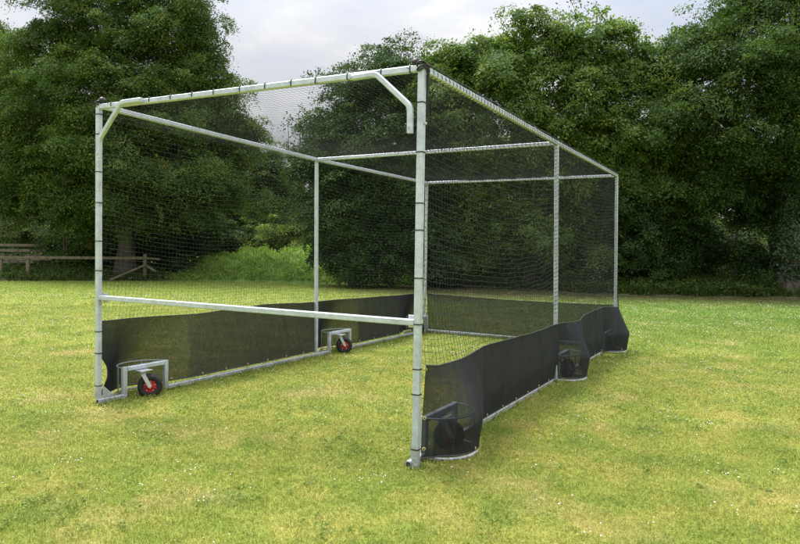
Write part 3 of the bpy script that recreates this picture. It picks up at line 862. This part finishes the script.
LF_mound = foliage('mound_blade', (.13, .22, .035), (.20, .315, .05), (.29, .40, .08))
AL = axes_lobe
tree('oak_tree', 'tall broad oak filling the top left corner above the rail fence', 'tree', G(124, 28.6), [
    AL(105, 20, 29, 62, 56), AL(50, 55, 28.5, 48, 46), AL(165, 35, 29, 46, 52), AL(188, 62, 29.3, 34, 38), AL(208, 50, 29.3, 24, 26), AL(212, 85, 29.5, 24, 24), AL(195, 15, 29.3, 18, 22), AL(105, 95, 27.6, 66, 50), AL(168, 105, 28.4, 52, 46),
    AL(45, 125, 28, 56, 50), AL(205, 125, 30, 40, 36), AL(110, 160, 27, 62, 42), AL(175, 165, 28, 48, 40), AL(48, 182, 28, 46, 34), AL(110, 200, 27.6, 56, 28), AL(190, 205, 28.4, 44, 28),
    AL(70, -30, 29.5, 60, 40), AL(140, -35, 29.5, 50, 40), AL(12, 80, 29.5, 30, 34), AL(10, 140, 28.6, 36, 36), AL(14, 186, 28.4, 34, 24), AL(80, 205, 28.6, 40, 20), AL(150, 190, 29.6, 50, 36), AL(235, 130, 30, 24, 30), AL(225, 178, 29.5, 36, 40)],
    (LF_oak, bark_oak), .40, 11, dens=3.6, per=150, leaf=.092, spray=.50)
tree('field_maple', 'mid green maple standing between the oak and the dark round tree', 'tree', G(255, 36), [
    AL(232, 185, 36, 36, 34), AL(250, 170, 36.5, 22, 26), AL(276, 186, 36.8, 20, 34), AL(292, 205, 37.2, 18, 22), AL(255, 208, 36, 40, 30), AL(218, 222, 36, 30, 20), AL(282, 188, 37.5, 18, 30)],
    (LF_maple, bark_grey), .16, 12, dens=3.6, per=150, leaf=.092, spray=.42, trunk_top=W(258, 170, 36.3))
tree('round_tree', 'dark dense round tree seen through the middle of the cage roof and back', 'tree', G(358, 27.2), [
    AL(352, 92, 27, 40, 32), AL(322, 128, 27, 36, 28), AL(390, 84, 27, 38, 32), AL(350, 150, 26.3, 58, 40), AL(405, 140, 26.5, 46, 44), AL(335, 190, 26.3, 46, 36), AL(390, 195, 26, 54, 42),
    AL(345, 232, 26.4, 44, 34), AL(395, 240, 26, 50, 36), AL(430, 190, 26.6, 34, 50), AL(430, 240, 26.2, 36, 36), AL(345, 258, 26.4, 40, 20), AL(395, 262, 26, 44, 18), AL(440, 262, 26.2, 30, 18), AL(306, 158, 27.3, 14, 18), AL(422, 84, 27.5, 24, 34)],
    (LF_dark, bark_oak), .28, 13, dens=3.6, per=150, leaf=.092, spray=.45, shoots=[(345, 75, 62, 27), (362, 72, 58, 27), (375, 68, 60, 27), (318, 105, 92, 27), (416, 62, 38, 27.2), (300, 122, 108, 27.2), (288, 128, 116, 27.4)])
hz = [
    ('tall hazel with airy top shoots just right of the near front post', 462, 26.5, [AL(455, 70, 26.5, 32, 34), AL(438, 74, 26.6, 22, 28), AL(478, 70, 27.0, 30, 36), AL(438, 92, 26.5, 28, 36), AL(500, 50, 26.6, 22, 26), AL(465, 125, 26.0, 44, 44), AL(465, 175, 26.7, 42, 44), AL(460, 225, 27.3, 42, 44), AL(455, 262, 27.3, 36, 20)],
     [(432, 70, 52, 26.5), (445, 62, 43, 26.5), (478, 50, 36, 26.6), (492, 55, 34, 26.6)]),
    ('tall hazel with upright shoots behind the middle post of the cage', 528, 26, [AL(515, 62, 26.0, 32, 34), AL(545, 52, 26.2, 32, 36), AL(525, 100, 25.6, 42, 44), AL(530, 155, 26.1, 44, 46), AL(525, 205, 26.7, 42, 44), AL(530, 250, 26.8, 40, 34)],
     [(503, 42, 20, 26), (513, 40, 11, 26), (524, 36, 9, 26), (540, 30, 12, 26), (548, 30, 14, 26), (560, 30, 11, 26.2)]),
    ('yellow green hazel whose tallest shoot tops the row right of the cage middle', 598, 25.5, [AL(580, 58, 25.5, 32, 36), AL(608, 55, 25.6, 32, 38), AL(592, 100, 25.2, 44, 46), AL(595, 150, 25.8, 44, 46), AL(590, 200, 26.4, 44, 44), AL(598, 248, 26.6, 38, 32)],
     [(570, 30, 16, 25.5), (583, 34, 18, 25.5), (597, 30, 5, 25.6), (601, 28, 12, 25.6), (612, 32, 18, 25.6), (622, 34, 21, 25.6)]),
    ('rounded lighter hazel right of the cage and left of the overhanging ash', 652, 25.6, [AL(640, 68, 25.6, 34, 36), AL(668, 66, 25.8, 32, 34), AL(655, 112, 25.2, 42, 42), AL(650, 160, 25.9, 40, 42), AL(655, 205, 26.9, 34, 34), AL(640, 252, 26.9, 30, 30)],
     [(635, 42, 24, 25.6), (645, 46, 34, 25.6), (660, 50, 38, 25.7), (672, 46, 28, 25.8), (682, 46, 26, 25.8)]),
]
for i, (lab, px, d, lobes, sh) in enumerate(hz):
    tree('hazel_tree', lab, 'tree', G(px, d+.9, .2), lobes, (LF_hazel, bark_grey), .11, 20+i, dens=3.6, per=135, leaf=.105, spray=.42, spread=.45, shoots=sh, trunks=3, gap=.2, group='hazel trees in the row beyond the lawn', up=.5)
ash = tree('ash_tree', 'large overhanging ash with an ivy covered trunk at the right edge', 'tree', G(787, 25.0, .18), [
    AL(770, 25, 24.5, 58, 40), AL(725, 55, 24.2, 42, 36), AL(800, 60, 24, 54, 46), AL(700, 62, 24.5, 34, 32), AL(745, 90, 23.8, 54, 36), AL(700, 110, 24.2, 44, 30), AL(790, 112, 23.8, 50, 36), AL(840, 90, 24, 60, 60),
    AL(730, 140, 24.4, 46, 26), AL(760, 160, 25.4, 44, 24), AL(745, 185, 26, 26, 18), AL(780, 190, 26.2, 22, 18), AL(705, 185, 25.6, 26, 22), AL(790, -20, 25, 70, 40), AL(820, 160, 24.5, 40, 40), AL(700, 150, 25.4, 40, 28)],
    (LF_ash, bark_ivy), .36, 31, dens=3.2, per=140, leaf=.094, spray=.5, shoots=[(695, 40, 18, 24.4), (706, 44, 22, 24.4), (735, 22, 6, 24.4), (741, 22, 8, 24.4), (716, 30, 18, 24.4)], trunk_top=W(795, 60, 25.2))
# ivy round the ash trunk: a part of that tree
r_ = np.random.default_rng(5); nI = 420; h_ = r_.uniform(.55, 6.6, nI); a_ = r_.uniform(0, 6.28, nI)
bx, by, bz = ash.location
rI = (.50+.12*np.sin(h_*2.1+a_))*r_.uniform(.75, 1.1, nI)*np.interp(h_, [.5, 1.2, 5, 6.6], [.75, 1.0, 1.05, .8])
PI_ = np.stack([bx+np.cos(a_)*rI+h_*.02, by+np.sin(a_)*rI, bz+h_], 1); NI_ = np.stack([np.cos(a_), np.sin(a_), .35+0*a_], 1)
V, F, tn = leaf_cloud(PI_, NI_, np.full(nI, .27), 60, .10, .35, .5, None, r_, .8)
iv = link('ivy', raw_mesh('ivy', V, F, {'tint': tn}), LF_ivy); iv.parent = ash; iv.matrix_parent_inverse = Matrix.Translation(ash.location).inverted()

# shaded shrubs under the ash and between the stems
for i, (lab, px, d, lobes) in enumerate([
    ('low dark shrub on the bank under the ash and left of its ivy trunk', 735, 26.4, [AL(715, 195, 26.6, 26, 24), AL(738, 208, 26.2, 26, 20), AL(700, 240, 26.4, 32, 24), AL(745, 256, 26.2, 28, 18), AL(722, 160, 27, 26, 22)]),
    ('dark leafy shrub on the bank just right of the cage rear corner', 655, 25.9, [AL(640, 215, 25.9, 26, 24), AL(670, 232, 26, 26, 24), AL(640, 250, 25.7, 26, 22), AL(680, 190, 26.4, 24, 26), AL(672, 258, 25.9, 24, 16)]),
    ('dark shrub at the right edge behind the ivy covered trunk', 815, 26.5, [AL(815, 200, 26.5, 30, 40), AL(820, 250, 26.5, 36, 34), AL(800, 160, 26.8, 30, 30)])]):
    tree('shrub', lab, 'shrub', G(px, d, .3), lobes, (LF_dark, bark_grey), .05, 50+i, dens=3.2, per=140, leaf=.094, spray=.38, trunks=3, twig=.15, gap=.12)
# low hedge behind the stems
hl = []; r_ = np.random.default_rng(9)
for px in range(425, 900, 20):
    y0 = 262 if 700 < px < 790 else 240
    hl += [AL(px+r_.uniform(-5, 5), y, 29.5+r_.uniform(-.5, .5), 20, 16, 22) for y in np.arange(y0+r_.uniform(-6, 6), 284, 18)]
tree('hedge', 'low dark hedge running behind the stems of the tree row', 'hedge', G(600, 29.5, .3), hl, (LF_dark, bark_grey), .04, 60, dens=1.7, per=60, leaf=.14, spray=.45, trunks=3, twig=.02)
# left background
tree('lime_tree', 'light green tree in the far left corner behind the oak', 'tree', G(-12, 33), [
    AL(8, 75, 33, 36, 44), AL(-25, 60, 33, 40, 50), AL(5, 130, 33, 40, 40), AL(-20, 170, 33, 40, 40), AL(5, 190, 33, 30, 26)],
    (LF_maple, bark_grey), .2, 41, dens=3.2, per=140, leaf=.094, spray=.45)
tree('willow_bush', 'pale grey green willow bush behind the board fence at far left', 'bush', G(18, 36.5), [
    AL(18, 222, 36.5, 34, 16), AL(45, 226, 37, 22, 16), AL(-15, 220, 36.5, 28, 18), AL(30, 238, 36.5, 30, 12)],
    (LF_willow, bark_grey), .06, 42, dens=3.6, per=150, leaf=.092, spray=.38, trunks=3)
tree('slim_tree', 'slender twin stemmed small tree under the left side of the oak', 'tree', G(66, 28.9), [
    AL(58, 205, 28.9, 20, 18), AL(82, 208, 29, 20, 18), AL(95, 236, 29.2, 18, 26), AL(82, 252, 29.4, 16, 16)],
    (LF_oak, bark_ivy), .075, 43, dens=2.2, per=46, leaf=.14, spray=.36, trunks=2, trunk_top=W(66, 200, 28.9), gap=.12)
tree('dark_bush', 'dark bush in deep shade behind the fence just right of the oak trunk', 'bush', G(172, 31), [
    AL(150, 238, 30.5, 26, 22), AL(185, 236, 31, 26, 18), AL(112, 246, 30.4, 22, 22), AL(205, 232, 31.4, 16, 16), AL(150, 258, 30.4, 30, 14), AL(175, 256, 30.8, 20, 12), AL(205, 244, 33, 16, 12), AL(228, 242, 33.5, 14, 10)],
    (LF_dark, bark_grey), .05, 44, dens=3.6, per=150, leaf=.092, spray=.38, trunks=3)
tree('low_scrub', 'low dark scrub growing between the rail fence and the pale board fence', 'scrub', G(45, 31), [
    AL(px, 269+(px % 3), 30.0, 18, 8) for px in range(-70, 110, 15)]+[AL(0, 259, 31.5, 26, 10), AL(66, 252, 31.4, 24, 16), AL(95, 252, 31, 20, 18)],
    (LF_dark, bark_grey), .04, 46, dens=3.0, per=60, leaf=.125, spray=.3, trunks=3, twig=.04, gap=.1)
tree('pale_bush', 'pale yellow green bush on top of the grassy mound', 'bush', G(285, 34, .9), [
    AL(288, 236, 34, 24, 13), AL(262, 240, 33.6, 18, 10), AL(318, 238, 34.5, 24, 13), AL(302, 222, 35, 18, 13)],
    (LF_far, bark_grey), .05, 45, dens=3.6, per=150, leaf=.092, spray=.36, trunks=3)

# far wood beyond the row, seen through the gaps as one mass
def far_wood():
    r = np.random.default_rng(3); lob = []
    for px in range(-80, 1000, 34):
        top = 215 if 215 < px < 330 else 120 if px < 215 else 175 if px > 640 else 150
        d = 52+r.uniform(-3, 3)
        for py in range(top, 262, 24): lob.append(AL(px+r.uniform(-8, 8), py+r.uniform(-5, 5), d, 26, 20))
    cs, sn = math.cos(-YAW), math.sin(-YAW); rot = np.array(((cs, -sn, 0), (sn, cs, 0), (0, 0, 1.)))
    P, Nn, _ = lobe_points([(rot.T@c, rd) for c, rd in lob], .55, r, .6); P = P@rot.T; Nn = Nn@rot.T
    k = P[:, 2] > .1; P, Nn = P[k], Nn[k]
    V, F, t = leaf_cloud(P, Nn*.5+np.array((0, 0, .5)), np.full(len(P), .9), 42, .34, .4, .5, None, r)
    o = link('far_wood', raw_mesh('far_wood', V, F, {'tint': t}), LF_far); tag(o, 'sunlit far wood showing bright through gaps in the tree row', 'wood', kind='stuff')
far_wood()

# ================================================================== BANKS AND UNDERGROWTH
M_bank = simple('bank_soil', (.085, .085, .045), .95, var=.45, vscale=1.3, bump=.5, bscale=12, spec=.1)
M_mound = simple('mound_turf', (.13, .20, .045), .95, var=.3, vscale=1.5, bump=.5, bscale=14, spec=.1)

def strip(name, cols, material):
    """sheet from rows of points: cols = list of polylines"""
    mb = MB(); nv = len(cols[0]); V = [p for c in cols for p in c]
    F = [(i*nv+j, (i+1)*nv+j, (i+1)*nv+j+1, i*nv+j+1) for i in range(len(cols)-1) for j in range(nv-1)]
    mb.add(V, F, True); return mb.build(name, material)

bank_prof = [(-.35, -.03), (.0, .02), (.6, .10), (1.4, .24), (2.6, .42), (4.5, .55), (9, .6), (14, .2), (16, -.05)]
cols = []
for px in np.arange(425, 1010, 9):
    ed = np.interp(px, [e[0] for e in EDGE], [e[1] for e in EDGE]); k = np.clip((px-425)/45, 0, 1)
    cols.append([G(px, ed+a*(1 if a > 0 else 1)+.18*math.sin(px*.11)+.1*math.sin(px*.37), (z*(.85+.2*math.sin(px*.05)))*k-.02*(1-k)) for a, z in bank_prof])
tag(strip('earth_bank', cols, M_bank), kind='structure')
def bank_z(px, a):
    k = np.clip((px-425)/45, 0, 1); return np.interp(a, [p[0] for p in bank_prof], [p[1] for p in bank_prof])*k

# mound: low hill of long grass left of centre
def mound_z(px, d):
    crest = np.interp(px, [140, 165, 190, 215, 240, 290, 330, 400, 440], [0, .30, .70, 1.12, 1.30, 1.40, 1.30, .7, 0])
    crest = crest*(1+.09*np.sin(px*.13)+.07*np.sin(px*.31+1))
    return crest*np.clip((d-28.0)/2.9, 0, 1)**.75*np.clip((40-d)/5, 0, 1)-.03
cols = [[G(px, d, mound_z(px, d)) for d in np.concatenate([np.linspace(27.9, 32, 12), np.linspace(33, 41, 7)])] for px in np.arange(138, 446, 6)]
tag(strip('grass_mound', cols, M_mound), kind='structure')
# ditch-side strip of rough grass behind the rail fence
cols = [[G(px, np.interp(px, [e[0] for e in EDGE], [e[1] for e in EDGE])+a, z) for a, z in ((-.1, -.03), (.3, .06), (1.2, .28), (2.4, .36), (5, .2), (8, .0), (9, -.05))] for px in np.arange(-160, 172, 8)]
tag(strip('rough_verge', cols, M_bank), kind='structure')

def tall_grass(name, label, px, d, z, hmin, hmax, w, material, r, leafy=0):
    x, y = np.array([G(a, b)[:2] for a, b in zip(px, d)]).T; n = len(x)
    h = r.uniform(hmin, hmax, n); az = r.uniform(0, 6.28, n); ln = r.uniform(.1, .8, n)
    dx, dy = np.cos(az), np.sin(az); side = np.stack([-dy, dx, 0*dx], 1)*(w*r.uniform(.6, 1.4, n))[:, None]
    p0 = np.stack([x, y, z-.03], 1); m1 = p0+np.stack([dx*ln*h*.3, dy*ln*h*.3, h*.65], 1); m2 = p0+np.stack([dx*ln*h, dy*ln*h, h*(1-.3*ln)], 1)
    V = np.stack([p0-side, p0+side, m1+side*.8, m1-side*.8, m2+side*.1, m2-side*.1], 1).reshape(-1, 3); i = np.arange(n)[:, None]*6
    F = np.concatenate([i+np.array([[0, 1, 2, 3]]), i+np.array([[3, 2, 4, 5]])], 0)
    t = np.repeat(np.clip(r.normal(.5, .2, n), 0, 1), 6)
    if leafy:
        k = r.choice(n, leafy); P = p0[k]+np.array((0, 0, 1.))*h[k, None]*.8
        V2, F2, t2 = leaf_cloud(P, np.tile((0, 0, 1.), (leafy, 1))+r.normal(0, .3, (leafy, 3)), np.full(leafy, .22), 14, .11, .6, .6, None, r)
        F = np.concatenate([F, F2+len(V)]); V = np.concatenate([V, V2]); t = np.concatenate([t, t2])
    o = link(name, raw_mesh(name, V, F, {'tint': t}), material); tag(o, label, 'undergrowth', kind='stuff')
r_ = np.random.default_rng(77)
n = 16000; px = r_.uniform(150, 425, n); d = 28.1+r_.uniform(0, 1, n)**1.3*6; z = np.array([mound_z(a, b) for a, b in zip(px, d)]); k = z > -.02
tall_grass('mound_grass', 'long bright grass and weeds covering the mound', px[k], d[k], z[k], .07, .24, .016, LF_mound, r_, 350)
n = 9000; px = r_.uniform(430, 900, n); a = r_.uniform(0, 1, n)**1.2*3.4; ed = np.interp(px, [e[0] for e in EDGE], [e[1] for e in EDGE])
tall_grass('bank_nettles', 'nettles and weeds in shade along the foot of the trees', px, ed+a, bank_z(px, a), .12, .5, .02, LF_weed, r_, 1500)
n = 7000; px = r_.uniform(-120, 165, n); a = r_.uniform(.0, 3.2, n); ed = np.interp(px, [e[0] for e in EDGE], [e[1] for e in EDGE])
tall_grass('verge_grass', 'rough grass and weeds behind the rail fence', px, ed+a, np.interp(a, [0, .3, 1.2, 2.4, 5], [0, .06, .28, .36, .2]), .10, .36, .018, LF_weed, r_, 500)

# ================================================================== FENCES
M_wood = bark('weathered_rail', (.155, .125, .08)); M_board = bark('pale_board', (.27, .225, .16))
fr = empty('rail_fence', tuple(G(70, 27.0))); tag(fr, 'brown post and single rail wooden fence along the left edge of the lawn', 'fence')
def put_f(o, root): o.parent = root; o.matrix_parent_inverse = Matrix.Translation(root.location).inverted(); return o
fp = [(-70, 25.6), (1, 26.3), (28, 26.6), (101, 27.2), (145, 27.9)]
top = [W(px, 257.5+(.6 if px > 100 else 0), d) for px, d in fp]
for i, (px, d) in enumerate(fp):
    mb = MB(); b = G(px, d+.06, -.2); t = top[i]+np.array((0, 0, .07 if px != 145 else .16)); mb.beam(b, (b[0], b[1], t[2]), .13, .11, .012, up=(HF[0], HF[1], 0)); put_f(mb.build('post', M_wood), fr)
for i in range(len(fp)-1):
    mb = MB(); mb.beam(top[i]+np.array((0, 0, 0)), top[i+1]+np.array((0, 0, random.uniform(-.02, .02))), .06, .115, .01); put_f(mb.build('rail', M_wood), fr)
e = W(160, 259.3, 28.2); mb = MB(); mb.beam(top[4], e, .05, .09, .01); put_f(mb.build('rail', M_wood), fr)
mb = MB(); mb.beam(W(145, 265, 27.8), W(110, 280, 27.0), .07, .08, .01); put_f(mb.build('brace', M_wood), fr)
mb = MB(); mb.beam(W(145, 265, 27.9), W(156, 271.5, 27.7), .07, .08, .01); put_f(mb.build('brace', M_wood), fr)

bf = empty('board_fence', tuple(G(10, 30.4))); tag(bf, 'pale ranch fence of stacked horizontal boards behind the rail fence at far left', 'fence')
for py, h in ((245, .12), (250.3, .13), (255, .13)):
    mb = MB(); mb.beam(W(-90, py-1, 30.1), W(46, py+.6, 30.5), .04, h, .006); put_f(mb.build('board', M_board), bf)
for px in (-60, -8, 44):
    mb = MB(); p = W(px, 244.5, 30.58); mb.beam((p[0], p[1], -.1), p, .11, .11, .01, up=(HF[0], HF[1], 0)); put_f(mb.build('post', M_board), bf)
lg = MB()
for k, (x0, x1, py) in enumerate(((-40, 52, 258.9), (-20, 40, 261.8))):
    lg.beam(W(x0, py, 28.6), W(x1, py+.4, 28.9), .25, .12, .02)
tag(lg.build('timber_stack', M_board), 'pale sawn timbers lying stacked between the two fences at far left', 'timber')

# ================================================================== SKY, SUN
w = bpy.data.worlds.new('World'); C.world = w; w.use_nodes = True
nt = w.node_tree; nt.nodes.clear(); out = nt.nodes.new('ShaderNodeOutputWorld'); bg = nt.nodes.new('ShaderNodeBackground')
EL = R(62); SUN_AZ = math.atan2(-HR[0]*.75+HF[0]*.65, -HR[1]*.75+HF[1]*.65)      # azimuth from +Y towards +X: high, left and ahead
sky = nt.nodes.new('ShaderNodeTexSky'); sky.sky_type = 'NISHITA'; sky.sun_disc = False; sky.sun_elevation = EL; sky.sun_rotation = SUN_AZ
sky.air_density = 1.3; sky.dust_density = 3.0
tc = nt.nodes.new('ShaderNodeTexCoord'); sp = nt.nodes.new('ShaderNodeSeparateXYZ'); nt.links.new(tc.outputs['Generated'], sp.inputs[0])
zc = mth(nt, 'MAXIMUM', sp.outputs[2], 0.0)
# overcast deck: brightened strongly overhead, out of view, to keep the scene lit
lum = mth(nt, 'MULTIPLY', mth(nt, 'ADD', mth(nt, 'MULTIPLY', mth(nt, 'POWER', zc, 1.7), 6.4), 1.0), 2.85)
def wnoise(scale, det, ms, loc):
    mp = nt.nodes.new('ShaderNodeMapping'); nt.links.new(tc.outputs['Generated'], mp.inputs[0]); mp.inputs['Scale'].default_value = ms; mp.inputs['Location'].default_value = loc
    n_ = nt.nodes.new('ShaderNodeTexNoise'); nt.links.new(mp.outputs[0], n_.inputs['Vector']); n_.inputs['Scale'].default_value = scale; n_.inputs['Detail'].default_value = det; n_.inputs['Roughness'].default_value = .55
    return n_.outputs['Fac']
cn = wnoise(3.4, 7, (1, 1, 2.4), (2.2, .4, .1))
ccol = ramp(nt, cn, [(.32, (.76, .83, 1.0)), (.44, (.91, .94, 1.03)), (.53, (1.0, 1.01, 1.05)), (.62, (1.2, 1.2, 1.2))])
cl = nt.nodes.new('ShaderNodeVectorMath'); cl.operation = 'SCALE'; nt.links.new(ccol, cl.inputs[0]); nt.links.new(lum, cl.inputs['Scale'])
thin = ramp(nt, wnoise(2.1, 5, (1, 1, 2.2), (5, 1, 3)), [(.35, (.80,)*3), (.6, (.95,)*3)])
sk = mix(nt, thin, sky.outputs[0], cl.outputs[0])
nt.links.new(sk, bg.inputs['Color']); bg.inputs['Strength'].default_value = .10
nt.links.new(bg.outputs[0], out.inputs[0])

sl = bpy.data.lights.new('sun', 'SUN'); sl.energy = 3.2; sl.angle = R(20); sl.color = (1, .96, .90)
so = bpy.data.objects.new('sun', sl); COL.objects.link(so)
from mathutils import Vector
dirv = Vector((math.sin(SUN_AZ)*math.cos(EL), math.cos(SUN_AZ)*math.cos(EL), math.sin(EL)))
so.rotation_euler = (-dirv).to_track_quat('-Z', 'Y').to_euler(); so.location = (0, 0, 30)

# ================================================================== RENDER
C.view_settings.view_transform = 'Standard'; C.view_settings.look = 'None'
C.view_settings.exposure = 0.7; C.view_settings.gamma = 1.0; C.view_settings.use_curve_mapping = False
C.render.engine = 'CYCLES'
cy = C.cycles; cy.transparent_max_bounces = 24; cy.max_bounces = 8; cy.diffuse_bounces = 4; cy.transmission_bounces = 4; cy.glossy_bounces = 2
cy.use_denoising = True
C.render.film_transparent = False
